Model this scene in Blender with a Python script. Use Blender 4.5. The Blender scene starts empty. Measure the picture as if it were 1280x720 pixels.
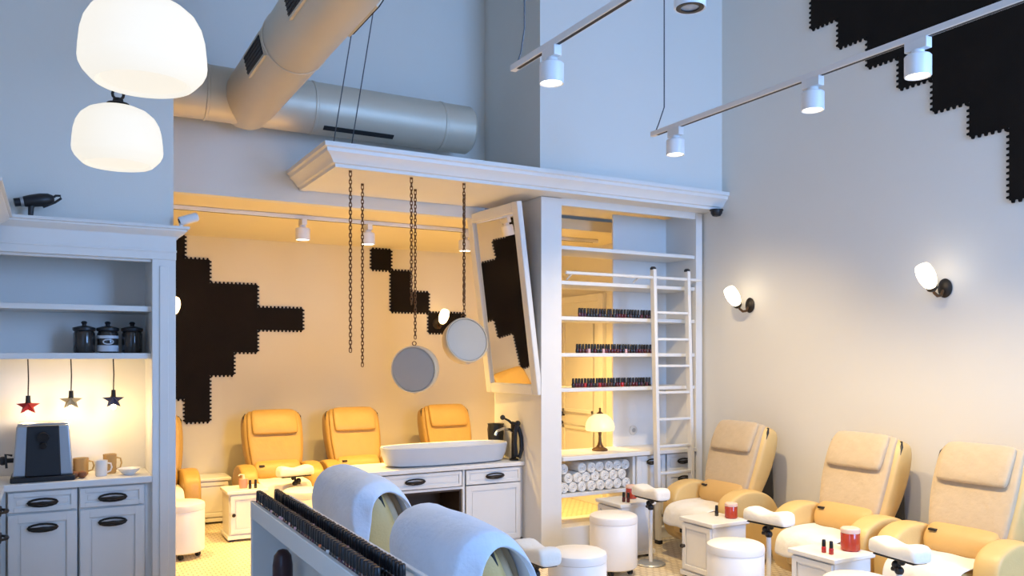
import bpy, bmesh, math, random
from mathutils import Vector, Matrix
random.seed(7)
PI = math.pi
C = bpy.context.scene.collection
sc = bpy.context.scene

# ------------------------------------------------------------------ materials
def mat(name, col, rough=0.5, metal=0.0, var=0.06, vscale=6.0, bump=0.0, bscale=60.0, emit=None, estr=0.0,
        trans=0.0, alpha=1.0, sheen=0.0, coat=0.0, ior=1.45, spec=0.5):
    m = bpy.data.materials.new(name); m.use_nodes = True
    nt = m.node_tree; b = nt.nodes['Principled BSDF']
    tc = nt.nodes.new('ShaderNodeTexCoord')
    nz = nt.nodes.new('ShaderNodeTexNoise'); nz.inputs['Scale'].default_value = vscale
    nz.inputs['Detail'].default_value = 3
    nt.links.new(tc.outputs['Object'], nz.inputs['Vector'])
    mx = nt.nodes.new('ShaderNodeMix'); mx.data_type = 'RGBA'
    c = tuple(col)
    mx.inputs['A'].default_value = tuple(max(0, x*(1-var)) for x in c)+(1,)
    mx.inputs['B'].default_value = tuple(min(1, x*(1+var)) for x in c)+(1,)
    nt.links.new(nz.outputs['Fac'], mx.inputs['Factor'])
    nt.links.new(mx.outputs['Result'], b.inputs['Base Color'])
    b.inputs['Roughness'].default_value = rough
    b.inputs['Metallic'].default_value = metal
    b.inputs['Transmission Weight'].default_value = trans
    b.inputs['Alpha'].default_value = alpha
    b.inputs['IOR'].default_value = ior
    b.inputs['Specular IOR Level'].default_value = spec
    b.inputs['Sheen Weight'].default_value = sheen
    b.inputs['Coat Weight'].default_value = coat
    if emit is not None:
        b.inputs['Emission Color'].default_value = tuple(emit)+(1,)
        b.inputs['Emission Strength'].default_value = estr
    if bump > 0:
        n2 = nt.nodes.new('ShaderNodeTexNoise'); n2.inputs['Scale'].default_value = bscale
        n2.inputs['Detail'].default_value = 4
        nt.links.new(tc.outputs['Object'], n2.inputs['Vector'])
        bp = nt.nodes.new('ShaderNodeBump'); bp.inputs['Strength'].default_value = bump
        bp.inputs['Distance'].default_value = 0.01
        nt.links.new(n2.outputs['Fac'], bp.inputs['Height'])
        nt.links.new(bp.outputs['Normal'], b.inputs['Normal'])
    return m

M = {}
M['wall'] = mat('wall_paint', (.79,.765,.70), .85, var=.02, vscale=2, bump=.05, bscale=120)
M['cream'] = mat('warm_light_tinted_paint', (.80,.725,.54), .85, var=.02, vscale=2, bump=.05, bscale=120)  # rear room's warm light put into the paint colour, against the blue daylight
M['ceil'] = mat('ceiling_paint', (.60,.58,.53), .9, var=.02)
M['cab'] = mat('white_lacquer', (.80,.785,.745), .42, var=.02, bump=.02, bscale=40)
M['leather'] = mat('cream_leather', (.72,.49,.19), .42, var=.07, vscale=8, bump=.12, bscale=90)
M['terry'] = mat('beige_terry', (.59,.455,.29), .95, var=.10, vscale=14, bump=.55, bscale=22, sheen=.3)
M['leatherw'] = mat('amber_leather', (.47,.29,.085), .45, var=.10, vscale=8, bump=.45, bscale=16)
M['tan'] = mat('honey_leather', (.66,.41,.15), .45, var=.07, vscale=9, bump=.12, bscale=90)
M['wterry'] = mat('white_terry', (.86,.82,.74), .95, var=.04, vscale=12, bump=.4, bscale=30, sheen=.3)
M['btowel'] = mat('daylight_tinted_terry', (.74,.78,.86), .95, var=.06, vscale=10, bump=.5, bscale=26, sheen=.3)  # white towelling with the blue of the daylight put into its colour
M['vinyl'] = mat('white_vinyl', (.84,.82,.80), .38, var=.02, bump=.04, bscale=50)
M['black'] = mat('black_plastic', (.015,.015,.017), .4, var=.2)
M['iron'] = mat('dark_iron', (.035,.028,.022), .45, metal=.6, var=.25, vscale=30)
M['bronze'] = mat('aged_bronze', (.16,.085,.04), .4, metal=.8, var=.25, vscale=30)
M['chrome'] = mat('chrome', (.75,.76,.78), .12, metal=1, var=.02)
M['duct'] = mat('galvanised_duct', (.68,.61,.49), .45, metal=.25, var=.05, vscale=3, bump=.02, bscale=10)
M['grille'] = mat('dark_grille', (.02,.02,.022), .6, var=.2)
M['rope'] = mat('steel_cable', (.12,.12,.13), .5, metal=.7, var=.1)
M['mirror'] = mat('silvered_mirror', (.86,.86,.84), .02, metal=1, var=.0)
M['fmirror'] = mat('frosted_disc', (.40,.385,.35), .4, metal=.15, var=.03)
M['rim'] = mat('cream_rim', (.62,.53,.38), .5, var=.04)
M['socket'] = mat('ivory_plastic', (.7,.66,.58), .4, var=.03)
M['caps'] = mat('polish_cap', (.010,.009,.010), .32, var=.2)
M['steel'] = mat('brushed_steel', (.42,.44,.46), .38, metal=.6, var=.05, vscale=20)
M['red'] = mat('red_enamel', (.38,.015,.012), .35, var=.1)
M['navy'] = mat('navy_enamel', (.015,.02,.07), .35, var=.1)
M['gold'] = mat('pale_gold_enamel', (.36,.30,.19), .35, metal=.3, var=.1)
M['glassd'] = mat('dark_canister_glass', (.03,.025,.022), .12, var=.3, coat=.5)
M['amber'] = mat('amber_glass', (.78,.55,.24), .12, var=.1, trans=.6)
M['brown'] = mat('brown_sugar', (.22,.08,.03), .7, var=.3, vscale=40, bump=.4)
M['china'] = mat('white_china', (.80,.78,.74), .2, var=.02)
M['redglass'] = mat('red_votive_glass', (.42,.045,.02), .12, var=.25, vscale=30, coat=.4)
M['pink'] = mat('pale_pink_wax', (.85,.58,.46), .5, var=.05)
M['pinkpot'] = mat('coral_plastic', (.75,.30,.22), .45, var=.06)
M['basin'] = mat('grey_stoneware', (.56,.585,.62), .3, var=.02)
M['darkbrown'] = mat('dark_brown', (.06,.035,.02), .5, var=.3, vscale=12)
M['band'] = mat('silver_label', (.62,.64,.68), .4, var=.05)
M['bottledark'] = mat('brown_bottle', (.05,.02,.022), .3, var=.2)
M['glow'] = mat('milk_glass_lit', (.30,.29,.26), .6, var=.0, spec=.15, emit=(1,.93,.80), estr=.85)
M['glowl'] = mat('lamp_glass_lit', (.5,.46,.33), .3, var=.0, emit=(1,.80,.42), estr=.85)
M['glows'] = mat('sconce_glass_lit', (.9,.88,.82), .3, var=.0, emit=(1,.82,.55), estr=5.5)
M['glowb'] = mat('warm_sconce_glass_lit', (.9,.88,.82), .3, var=.0, emit=(1,.66,.30), estr=5.5)
M['lens'] = mat('lamp_lens_lit', (.9,.9,.9), .3, var=.0, emit=(1,.93,.82), estr=9)
M['lensoff'] = mat('lamp_lens', (.30,.36,.46), .1, var=.0, coat=.5)
M['bulb'] = mat('bulb_lit', (.9,.9,.8), .3, var=.0, emit=(1,.80,.45), estr=22)
LAC = {}
for nm, col in (('dark red',(.10,.008,.012)),('black',(.012,.010,.012)),('plum',(.06,.01,.03)),('brown',(.07,.025,.015)),
                ('bright red',(.45,.02,.02)),('pale pink',(.75,.45,.47)),('orange',(.75,.18,.05)),('grey green',(.14,.14,.10)),('white',(.8,.76,.74))):
    LAC[nm] = mat('lacquer_'+nm.replace(' ','_'), col, .12, var=.1, coat=.6)

def ribbed(name, col):
    m = mat(name, col, .7, var=.25, vscale=5, spec=.15); nt = m.node_tree; b = nt.nodes['Principled BSDF']
    tc = nt.nodes.new('ShaderNodeTexCoord'); ck = nt.nodes.new('ShaderNodeTexChecker'); ck.inputs['Scale'].default_value = 90
    nt.links.new(tc.outputs['Object'], ck.inputs['Vector'])
    bp = nt.nodes.new('ShaderNodeBump'); bp.inputs['Strength'].default_value = .4; bp.inputs['Distance'].default_value = .004
    nt.links.new(ck.outputs['Fac'], bp.inputs['Height']); nt.links.new(bp.outputs['Normal'], b.inputs['Normal'])
    return m
M['tile'] = ribbed('dark_interlocking_rubber', (.011,.008,.006))

def floor_mat():
    m = bpy.data.materials.new('beige_mosaic'); m.use_nodes = True; nt = m.node_tree; b = nt.nodes['Principled BSDF']
    tc = nt.nodes.new('ShaderNodeTexCoord'); mp = nt.nodes.new('ShaderNodeMapping'); mp.inputs['Rotation'].default_value = (0,0,0)
    nt.links.new(tc.outputs['Object'], mp.inputs['Vector'])
    br = nt.nodes.new('ShaderNodeTexBrick'); br.offset = .5
    br.inputs['Color1'].default_value = (.78,.67,.49,1); br.inputs['Color2'].default_value = (.84,.74,.56,1)
    br.inputs['Mortar'].default_value = (.50,.39,.26,1); br.inputs['Scale'].default_value = 1
    br.inputs['Brick Width'].default_value = .062; br.inputs['Row Height'].default_value = .042
    br.inputs['Mortar Size'].default_value = .006; br.inputs['Mortar Smooth'].default_value = .3
    nt.links.new(mp.outputs['Vector'], br.inputs['Vector'])
    nt.links.new(br.outputs['Color'], b.inputs['Base Color']); b.inputs['Roughness'].default_value = .35
    bp = nt.nodes.new('ShaderNodeBump'); bp.inputs['Strength'].default_value = .3; bp.inputs['Distance'].default_value = .003; bp.invert = True
    nt.links.new(br.outputs['Fac'], bp.inputs['Height']); nt.links.new(bp.outputs['Normal'], b.inputs['Normal'])
    return m
M['floor'] = floor_mat()

# ------------------------------------------------------------------ mesh builder
class MB:
    def __init__(s): s.bm = bmesh.new(); s.X = Matrix.Identity(4)
    def v(s, p): return s.bm.verts.new(s.X @ Vector(p))
    def f(s, vs):
        try: return s.bm.faces.new(vs)
        except ValueError: return None
    def box(s, x0, x1, y0, y1, z0, z1):
        vs = [s.v((x,y,z)) for x in (x0,x1) for y in (y0,y1) for z in (z0,z1)]
        for q in ((0,1,3,2),(4,6,7,5),(0,4,5,1),(2,3,7,6),(0,2,6,4),(1,5,7,3)): s.f([vs[i] for i in q])
        return s
    def loft(s, rings, cap=True, closed=True):
        R = [[s.v(p) for p in r] for r in rings]
        n = len(R[0])
        for a, b in zip(R, R[1:]):
            for i in range(n if closed else n-1):
                j = (i+1) % n
                s.f([a[i], a[j], b[j], b[i]])
        if cap: s.f(R[0][::-1]); s.f(R[-1])
        return s
    def lathe(s, prof, c=(0,0,0), n=28, mtx=None):
        """prof: list of (r, z)"""
        mt = mtx or Matrix.Identity(4); c = Vector(c)
        rows = []
        for r, z in prof:
            if r < 1e-6: rows.append([s.v(c + (mt @ Vector((0,0,z))))])
            else: rows.append([s.v(c + (mt @ Vector((r*math.cos(2*PI*i/n), r*math.sin(2*PI*i/n), z)))) for i in range(n)])
        for a, b in zip(rows, rows[1:]):
            for i in range(n):
                j = (i+1) % n
                if len(a) == 1 and len(b) == 1: continue
                if len(a) == 1: s.f([a[0], b[i], b[j]])
                elif len(b) == 1: s.f([a[i], a[j], b[0]])
                else: s.f([a[i], a[j], b[j], b[i]])
        return s
    def cyl(s, p0, p1, r0, r1=None, n=20):
        p0 = Vector(p0); p1 = Vector(p1); d = p1-p0; r1 = r0 if r1 is None else r1
        mt = d.to_track_quat('Z','Y').to_matrix().to_4x4()
        return s.lathe([(0,0),(r0,0),(r1,d.length),(0,d.length)], p0, n, mt)
    def ball(s, c, r, n=14, sz=1.0):
        k = 8
        return s.lathe([(r*math.sin(PI*i/k), -r*sz*math.cos(PI*i/k)) for i in range(k+1)], c, n)
    def tube(s, pts, r, n=8, closed=False, flat=None):
        pts = [Vector(p) for p in pts]; N = len(pts); rings = []; up = None
        for i, p in enumerate(pts):
            if closed: t = pts[(i+1)%N]-pts[i-1]
            else: t = pts[min(i+1,N-1)]-pts[max(i-1,0)]
            t.normalize()
            if up is None:
                up = Vector((0,0,1)) if abs(t.z) < .9 else Vector((1,0,0))
            a = (up - t*up.dot(t)); a.normalize(); b = t.cross(a); up = a
            rr = r[i] if isinstance(r, (list,tuple)) else r
            rings.append([p + a*(rr*math.cos(2*PI*k/n)) + b*(rr*math.sin(2*PI*k/n)) for k in range(n)])
        if closed:
            R = [[s.v(q) for q in g] for g in rings]
            for i in range(N):
                a, b = R[i], R[(i+1)%N]
                for k in range(n): s.f([a[k], a[(k+1)%n], b[(k+1)%n], b[k]])
        else: s.loft(rings)
        return s
    def prism(s, poly, fn, a, b):
        """poly of 2d points; fn(u,v,w)->xyz; extruded w from a to b"""
        A = [s.v(fn(u,v,a)) for u,v in poly]; B = [s.v(fn(u,v,b)) for u,v in poly]
        n = len(poly)
        for i in range(n): s.f([A[i], A[(i+1)%n], B[(i+1)%n], B[i]])
        s.f(A[::-1]); s.f(B); return s
    def grid(s, rows):
        R = [[s.v(p) for p in r] for r in rows]
        for a, b in zip(R, R[1:]):
            for i in range(len(a)-1): s.f([a[i], a[i+1], b[i+1], b[i]])
        return s
    def build(s, name, m, parent=None, bevel=0, seg=2, sub=0, smooth=True, solid=0, loc=None, angle=38):
        bmesh.ops.remove_doubles(s.bm, verts=s.bm.verts, dist=1e-6)
        bmesh.ops.recalc_face_normals(s.bm, faces=s.bm.faces)
        me = bpy.data.meshes.new(name); s.bm.to_mesh(me); s.bm.free()
        me.materials.append(M[m] if isinstance(m, str) else m)
        if smooth:
            for p in me.polygons: p.use_smooth = True
            me.set_sharp_from_angle(angle=math.radians(angle if not sub else 180))
        o = bpy.data.objects.new(name, me); C.objects.link(o)
        if parent: o.parent = parent
        if loc: o.location = loc
        if solid:
            md = o.modifiers.new('thickness','SOLIDIFY'); md.thickness = solid; md.offset = 0
        if bevel:
            md = o.modifiers.new('edges','BEVEL'); md.width = bevel; md.segments = seg; md.limit_method = 'ANGLE'
            md.angle_limit = math.radians(35)
        if sub:
            md = o.modifiers.new('soft','SUBSURF'); md.levels = sub; md.render_levels = sub
        return o

def tag(o, label, cat, group=None, kind=None):
    o['label'] = label; o['category'] = cat
    if group: o['group'] = group
    if kind: o['kind'] = kind
    return o
def thing(name, label, cat, loc=(0,0,0), rz=0, group=None):
    o = bpy.data.objects.new(name, None); C.objects.link(o); o.location = loc; o.rotation_euler = (0,0,rz)
    o.empty_display_size = .1
    return tag(o, label, cat, group)
def struct(mb, name, m, label, cat, **k):
    o = mb.build(name, m, smooth=False, **k); return tag(o, label, cat, kind='structure')
def kids(o): return [c for c in bpy.data.objects if c.parent == o]
TREE = {}
def dup(root, loc, rz=None, label=None, group=None, skip=()):
    def rec(o, par):
        c = o.copy(); C.objects.link(c)
        if par: c.parent = par
        for ch in o.children:
            if ch.name.split('.')[0] in skip: continue
            rec(ch, c)
        return c
    r = rec(root, None); r.location = loc
    if rz is not None: r.rotation_euler = (0,0,rz)
    if label: r['label'] = label
    if group: r['group'] = group
    return r
def sring(cx, cy, cz, w, t, ax=(1,0,0), ay=(0,1,0), n=28, e=3.2):
    """super-ellipse ring with half-sizes w (along ax), t (along ay)"""
    ax = Vector(ax); ay = Vector(ay); c = Vector((cx,cy,cz)); out = []
    for i in range(n):
        a = 2*PI*i/n; ca, sa = math.cos(a), math.sin(a)
        out.append(c + ax*(w*math.copysign(abs(ca)**(2/e), ca)) + ay*(t*math.copysign(abs(sa)**(2/e), sa)))
    return out
def spine_loft(mb, spine, e=3.2, n=28):
    """spine: (y, z, halfwidth, halfthick) in the YZ plane, width along X"""
    rings = []
    for i, (y, z, w, t) in enumerate(spine):
        a = spine[max(0,i-1)]; b = spine[min(len(spine)-1,i+1)]
        d = Vector((0, b[0]-a[0], b[1]-a[1])); d.normalize()
        nrm = Vector((0, d.z, -d.y))
        rings.append(sring(0, y, z, w, t, (1,0,0), nrm, n, e))
    return mb.loft(rings)
def bx(*a): return MB().box(*a)

# ------------------------------------------------------------------ room shell
ZC, ZL, XR, YB, YH = 5.0, 2.87, 5.3, 8.9, 6.68
XL, YF = -1.0, -1.6
struct(bx(XL,XR,YF,YB,-.1,0), 'floor', 'floor', 'beige mosaic tiled floor of the salon', 'floor')
struct(bx(XL-.1,XR+.1,YF-.1,YH+.1,ZC,ZC+.1), 'ceiling', 'ceil', 'high ceiling over the front room', 'ceiling')
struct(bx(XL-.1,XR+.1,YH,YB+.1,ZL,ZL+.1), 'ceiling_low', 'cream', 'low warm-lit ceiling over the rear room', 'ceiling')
struct(bx(XR,XR+.1,YF-.1,YB+.1,-.1,ZC), 'wall_right', 'wall', 'plain right-hand wall with two bronze sconces', 'wall')
struct(bx(XL-.1,XL,YF-.1,YB+.1,-.1,ZC), 'wall_left', 'wall', 'plain side wall behind the corner cabinet', 'wall')
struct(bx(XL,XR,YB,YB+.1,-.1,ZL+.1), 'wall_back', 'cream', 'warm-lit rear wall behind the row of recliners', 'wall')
struct(bx(XL,3.38,YH-.1,YH,ZL,ZC), 'wall_bulkhead', 'wall', 'grey upper wall above the opening to the rear room', 'wall')
mb = bx(XL,.665,5.56,5.62,2.43,ZC); mb.box(XL,.665,5.92,6.05,0,2.43); mb.box(.60,.665,5.62,5.92,0,2.43); mb.box(XL,.665,5.62,6.05,2.38,2.47); mb.box(XL,.665,5.98,6.05,2.43,ZC)
struct(mb, 'wall_front_left', 'wall', 'blue-lit wall above the white kitchenette cabinet', 'wall')
struct(bx(3.38,XR,5.62,YH,3.0,ZC), 'wall_upper_block', 'wall', 'pale blue upper wall above the bottle shelves', 'wall')
struct(bx(3.53,3.73,5.85,YH,0,2.97), 'wall_partition', 'cab', 'white partition wall that carries the tilted mirror', 'wall', bevel=.004)
mb = bx(XL-.1,XR+.1,YF-.1,YF,-.1,.5); mb.box(XL-.1,XR+.1,YF-.1,YF,4.5,ZC); mb.box(XL-.1,XL+.3,YF-.1,YF,.5,4.5); mb.box(XR-.3,XR+.1,YF-.1,YF,.5,4.5)
struct(mb, 'wall_front', 'wall', 'shop-front wall around the large street window', 'wall')
mb = MB()
for i in range(5):
    x = XL+.3+i*(XR-XL-.6)/4; mb.box(x-.04,x+.04,YF-.09,YF-.01,.5,4.5)
for z in (.54,2.9,4.46): mb.box(XL+.3,XR-.3,YF-.08,YF-.02,z-.04,z+.04)
struct(mb, 'window_1', 'cab', 'large white-framed street window behind the viewer', 'window')
mb = MB()
for y in (-.68,.2,1.08): mb.box(XL,XL+.02,y-.035,y+.035,.75,3.65)
for z in (.77,3.63): mb.box(XL,XL+.02,-.68,1.08,z-.035,z+.035)
struct(mb, 'added_side_window', 'cab', 'added white-framed side window left of the viewer', 'window')  # unseen window added to go with the bluish fill from the left
# baseboards
struct(bx(XR-.015,XR,YF,5.85,0,.10), 'baseboard_right', 'cab', 'white baseboard along the right-hand wall', 'baseboard')
struct(bx(XL,XR,YB-.015,YB,0,.10), 'baseboard_back', 'cab', 'white baseboard along the rear wall', 'baseboard')
# panelled door on the right wall of the rear room
d = thing('door_1', 'white panelled door seen through the open bottle shelves', 'door', (XR,7.93,0)); d['kind'] = 'structure'
mb = bx(-.03,0,-.43,.40,0,2.26)
for z0, z1 in ((.15,.85),(1.0,2.1)):
    for (a,b,c,e) in ((-.33,.30,z0,z0+.04),(-.33,.30,z1-.04,z1),(-.33,-.29,z0,z1),(.26,.30,z0,z1)): mb.box(-.045,-.03,a,b,c,e)
mb.build('leaf', 'cab', d, bevel=.004)
mb = bx(-.05,0,-.52,-.43,0,2.34); mb.box(-.05,0,.40,.49,0,2.34); mb.box(-.05,0,-.43,.40,2.26,2.34); mb.build('frame', 'cab', d, bevel=.005)
mb = MB(); mb.cyl((-.03,.33,.97),(-.075,.33,.97),.028); mb.tube([(-.07,.33,.97),(-.085,.30,.97),(-.085,.20,.965)],.011); mb.cyl((-.03,.33,.86),(-.055,.33,.86),.028); mb.build('handle', 'iron', d)

# ------------------------------------------------------------------ interlocking dark tiles
def tile_panel(cells, s_u, s_v, fn, name, label, t=.014, teeth=6, dep=.019):
    S = set(cells); mb = MB()
    for (i, j) in cells:
        x0, x1, z0, z1 = i*s_u, (i+1)*s_u, j*s_v, (j+1)*s_v
        poly = []
        for (ax, az, bx_, bz, nx, nz) in ((x0,z0,x1,z0,0,-1),(x1,z0,x1,z1,1,0),(x1,z1,x0,z1,0,1),(x0,z1,x0,z0,-1,0)):
            poly.append((ax,az))
            if (i+nx, j+nz) not in S:
                for k in range(teeth):
                    for fr, o in ((.22,0),(.34,1),(.66,1),(.78,0)):
                        q = (k+fr)/teeth
                        poly.append((ax+(bx_-ax)*q+nx*dep*o, az+(bz-az)*q+nz*dep*o))
        mb.prism(poly, fn, .0008, t)
    o = mb.build(name, 'tile', smooth=False); return tag(o, label, 'wall panel')
s = .2375
cells = []
def col(c, a, b): cells.extend((c, -k-1) for k in range(a, b))
for c in (-3,-2): col(c,0,6)
col(-1,0,7); col(0,1,8); col(1,2,6); col(2,2,5); col(3,3,4); col(4,3,4)
tile_panel(cells, .2385, .236, lambda u,v,w: (1.17+u, YB-w, ZL-.002+v), 'tile_panel', 'large stepped panel of interlocking dark tiles on the rear wall')
cells = []
col(0,0,1); col(1,1,3); col(2,2,3); col(3,3,4); col(4,3,4); col(4,4,5)
tile_panel(cells, .232, .234, lambda u,v,w: (3.137+u, YB-w, ZL-.014+v), 'tile_panel', 'zigzag trail of small dark tiles on the rear wall behind the chains')
cells = []
for c, zb in enumerate((4.254,4.022,3.80,3.568,3.335,3.10,2.65,2.42,2.42,2.65,2.65,2.88,3.10)):
    n0 = round((4.254-zb)/.2315)
    for k in range(-n0-1+1, 4): cells.append((c, k))
tile_panel(cells, .2605, .2315, lambda u,v,w: (XR-w, 4.605-u, 4.254+v-.0), 'tile_panel', 'stepped diagonal panel of dark tiles high on the right wall')

# ------------------------------------------------------------------ canopy with crown moulding
cn = thing('canopy', 'long white canopy with crown moulding hung above the round mirrors', 'canopy', (0,0,0))
prof = [(0,3.115),(0,3.085),(.018,3.078),(.022,3.055),(.05,3.035),(.075,3.005),(.08,2.992),(.10,2.988),(.10,2.965),(.16,2.965),(.16,3.115)]
XC, YC = 1.62, 5.52
mb = MB(); rings = []
for (fx, fy) in ((lambda o: XC+o, lambda o: 6.575),(lambda o: XC+o, lambda o: YC+o),(lambda o: XR-.002, lambda o: YC+o)):
    rings.append([(fx(o), fy(o), z) for o, z in prof])
mb.loft(rings); mb.build('crown_moulding', 'cab', cn, angle=25)
mb = bx(XC+.14,3.528,YC+.14,6.575,2.97,3.05); mb.box(3.40,XR-.002,YC+.14,5.92,2.975,2.997); mb.box(3.735,5.198,5.86,5.90,2.915,2.975); mb.build('soffit', 'cab', cn)
for (x, xt) in ((1.70,1.86),(1.83,1.99)):
    MB().cyl((x,5.64,3.05),(x+.32,5.64,ZC),.004,n=6).build('suspension_cable', 'rope', cn)

# ------------------------------------------------------------------ ventilation ducts
du = thing('air_duct', 'fat round metal ventilation duct with a branch under the ceiling', 'duct', (0,0,0))
def xl(prof, x, y, z, n=40):  # lathe along X
    return MB().lathe(prof, (x,y,z), n, Matrix.Rotation(PI/2,4,'Y'))
R = .195; YD, ZD = 6.28, 3.55
xl([(0,0),(R,0),(R,2.38),(R-.02,2.405),(0,2.41)], .67, YD, ZD).build('main_pipe', 'duct', du)
mb = MB().lathe([(0,0),(R*.55,.015),(R*.86,.06),(R,.15),(R,5.2),(0,5.2)], (1.27,6.5,ZD-.02), 40, Matrix.Rotation(PI/2,4,'X')); mb.build('branch_pipe', 'duct', du)
for x in (.95,1.72,2.78):
    xl([(R+.002,0),(R+.006,.004),(R+.006,.02),(R+.002,.024)], x, YD, ZD).build('joint_ring', 'duct', du)
for y in (4.95,3.7):
    MB().lathe([(R+.002,0),(R+.006,.004),(R+.006,.02),(R+.002,.024)], (1.27,y,ZD-.02), 40, Matrix.Rotation(PI/2,4,'X')).build('joint_ring', 'duct', du)
def vent_y(y, nx, nz, ln, w):
    n = Vector((nx,0,nz)).normalized(); tng = Vector((0,1,0)); b = n.cross(tng); c = Vector((1.27,y,ZD-.02)) + n*(R-.012)
    mb = MB(); mb.X = Matrix(((b.x,tng.x,n.x,c.x),(b.y,tng.y,n.y,c.y),(b.z,tng.z,n.z,c.z),(0,0,0,1)))
    mb.box(-w/2-.015,w/2+.015,-ln/2-.015,ln/2+.015,0,.018); v = mb.build('vent', 'duct', du)
    mb = MB(); mb.X = Matrix(((b.x,tng.x,n.x,c.x),(b.y,tng.y,n.y,c.y),(b.z,tng.z,n.z,c.z),(0,0,0,1)))
    mb.box(-w/2,w/2,-ln/2,ln/2,.0,.022)
    for k in range(5): mb.box(-w/2+w*(k+.4)/5,-w/2+w*(k+.6)/5,-ln/2,ln/2,.02,.026)
    mb.build('grille', 'grille', v)
vent_y(5.18,-.95,-.22,.42,.11); vent_y(4.15,-.95,-.22,.42,.11); vent_y(4.15,.83,-.5,.42,.06)
mb = MB(); n = Vector((0,-.52,-.85)).normalized(); b = Vector((0,-n.z,n.y)); c = Vector((2.08,YD,ZD))+n*(R-.010)
mb.X = Matrix(((1,0,n.x,c.x),(0,b.y,n.y,c.y),(0,b.z,n.z,c.z),(0,0,0,1)))
mb.box(-.28,.28,-.02,.02,0,.016); mb.build('vent', 'grille', du)
for x in (.9, 2.6): MB().cyl((x,YD+R-.01,ZD),(x,YH-.1,ZD),.02,n=10).build('wall_bracket', 'duct', du)

# ------------------------------------------------------------------ bottle shelf unit (right)
su = thing('bottle_shelf_unit', 'tall white open shelf unit with rows of nail polish beside the partition', 'shelving', (0,0,0))
for zt in (2.58,2.285,1.985,1.675,1.378):
    bx(3.732,5.20,5.87,6.28,zt-.032,zt).build('shelf', 'cab', su, bevel=.004)
bx(5.20,5.275,5.852,6.33,0,2.974).build('side_panel', 'cab', su, bevel=.004)
bx(4.57,5.20,6.28,6.30,.2,2.97).build('back_panel', 'cab', su)
bx(3.732,5.20,5.83,6.30,.768,.805).build('counter', 'cab', su, bevel=.006)
bx(3.732,4.50,5.87,6.28,.455,.486).build('lower_shelf', 'cab', su, bevel=.004)
bx(3.732,5.20,5.88,6.28,0,.20).build('plinth', 'cab', su, bevel=.004)
mb = bx(4.50,4.53,5.89,6.27,.2,.768); mb.box(4.85,4.87,5.89,6.27,.2,.768); mb.box(4.53,5.20,5.89,6.27,.2,.22); mb.build('carcass', 'cab', su)
MB().cyl((3.735,5.795,2.345),(5.20,5.795,2.345),.014,n=14).build('ladder_rail', 'cab', su)
mb = MB()
for x in (3.8,4.5,5.12): mb.cyl((x,5.795,2.345),(x,5.88,2.30),.009,n=10)
mb.build('rail_bracket', 'cab', su)
def panel_front(mb, x0, x1, z0, z1, y, t=.02, fr=.045):
    """frame-and-panel front on plane y facing -Y"""
    mb.box(x0,x1,y,y+t*.5,z0,z1)
    mb.box(x0,x0+fr,y-t*.5,y,z0,z1); mb.box(x1-fr,x1,y-t*.5,y,z0,z1); mb.box(x0+fr,x1-fr,y-t*.5,y,z0,z0+fr); mb.box(x0+fr,x1-fr,y-t*.5,y,z1-fr,z1)
    i = fr+.012
    if z1-z0 > 2.6*fr: mb.box(x0+i,x1-i,y-.004,y,z0+i,z1-i)
    return mb
def cup_handle(x, y, z, w, parent):
    mb = MB(); k = 14
    # oval backplate ring and a bowed grip
    ring = [(x+w/2*math.cos(2*PI*i/k), y-.006, z+.022*math.sin(2*PI*i/k)) for i in range(k)]
    mb.tube(ring, .006, 6, closed=True)
    mb.tube([(x-w/2,y-.004,z),(x-w*.42,y-.022,z),(x-w*.2,y-.034,z),(x,y-.037,z),(x+w*.2,y-.034,z),(x+w*.42,y-.022,z),(x+w/2,y-.004,z)], [.006,.008,.009,.012,.009,.008,.006], 8)
    return mb.build('handle', 'iron', parent)
dd = panel_front(MB(),4.53,4.85,.22,.76,5.875).build('door', 'cab', su, bevel=.003); cup_handle(4.70,5.865,.705,.13,dd)
dd = panel_front(MB(),4.87,5.20,.60,.76,5.875,fr=.03).build('drawer', 'cab', su, bevel=.003); cup_handle(5.06,5.865,.69,.14,dd)
dd = panel_front(MB(),4.87,5.20,.22,.59,5.875).build('door', 'cab', su, bevel=.003); cup_handle(5.06,5.865,.53,.13,dd)

# rolled towels
tw = MB()
prof = [(.004,.05),(.007,.0),(.014,.0),(.018,.008),(.024,.0),(.030,.007),(.036,.0),(.043,.006),(.0455,.02),(.0455,.30),(.04,.315),(0,.315)]
tw.lathe(prof, (0,0,0), 20, Matrix.Rotation(-PI/2,4,'X'))
t0 = tag(tw.build('rolled_towel', 'wterry'), 'white towel roll in the bottom layer of the pile under the counter', 'towel', 'rolled towels in the bottom layer')
lays = (('bottom',8,3.785,.486+.046),('middle',7,3.832,.486+.046+.079),('top',8,3.785,.486+.046+.158))
first = True
for (nm, n, x0, z) in lays:
    for k in range(n):
        if nm == 'top' and k in (1,): continue
        o = t0 if first else t0.copy()
        if not first: C.objects.link(o)
        first = False
        o.location = (x0+k*.0925, 5.885+random.uniform(0,.02), z); o.rotation_euler = (0, random.uniform(0,6), 0)
        o['label'] = f'white towel roll in the {nm} layer of the pile under the counter'; o['group'] = f'rolled towels in the {nm} layer'

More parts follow.
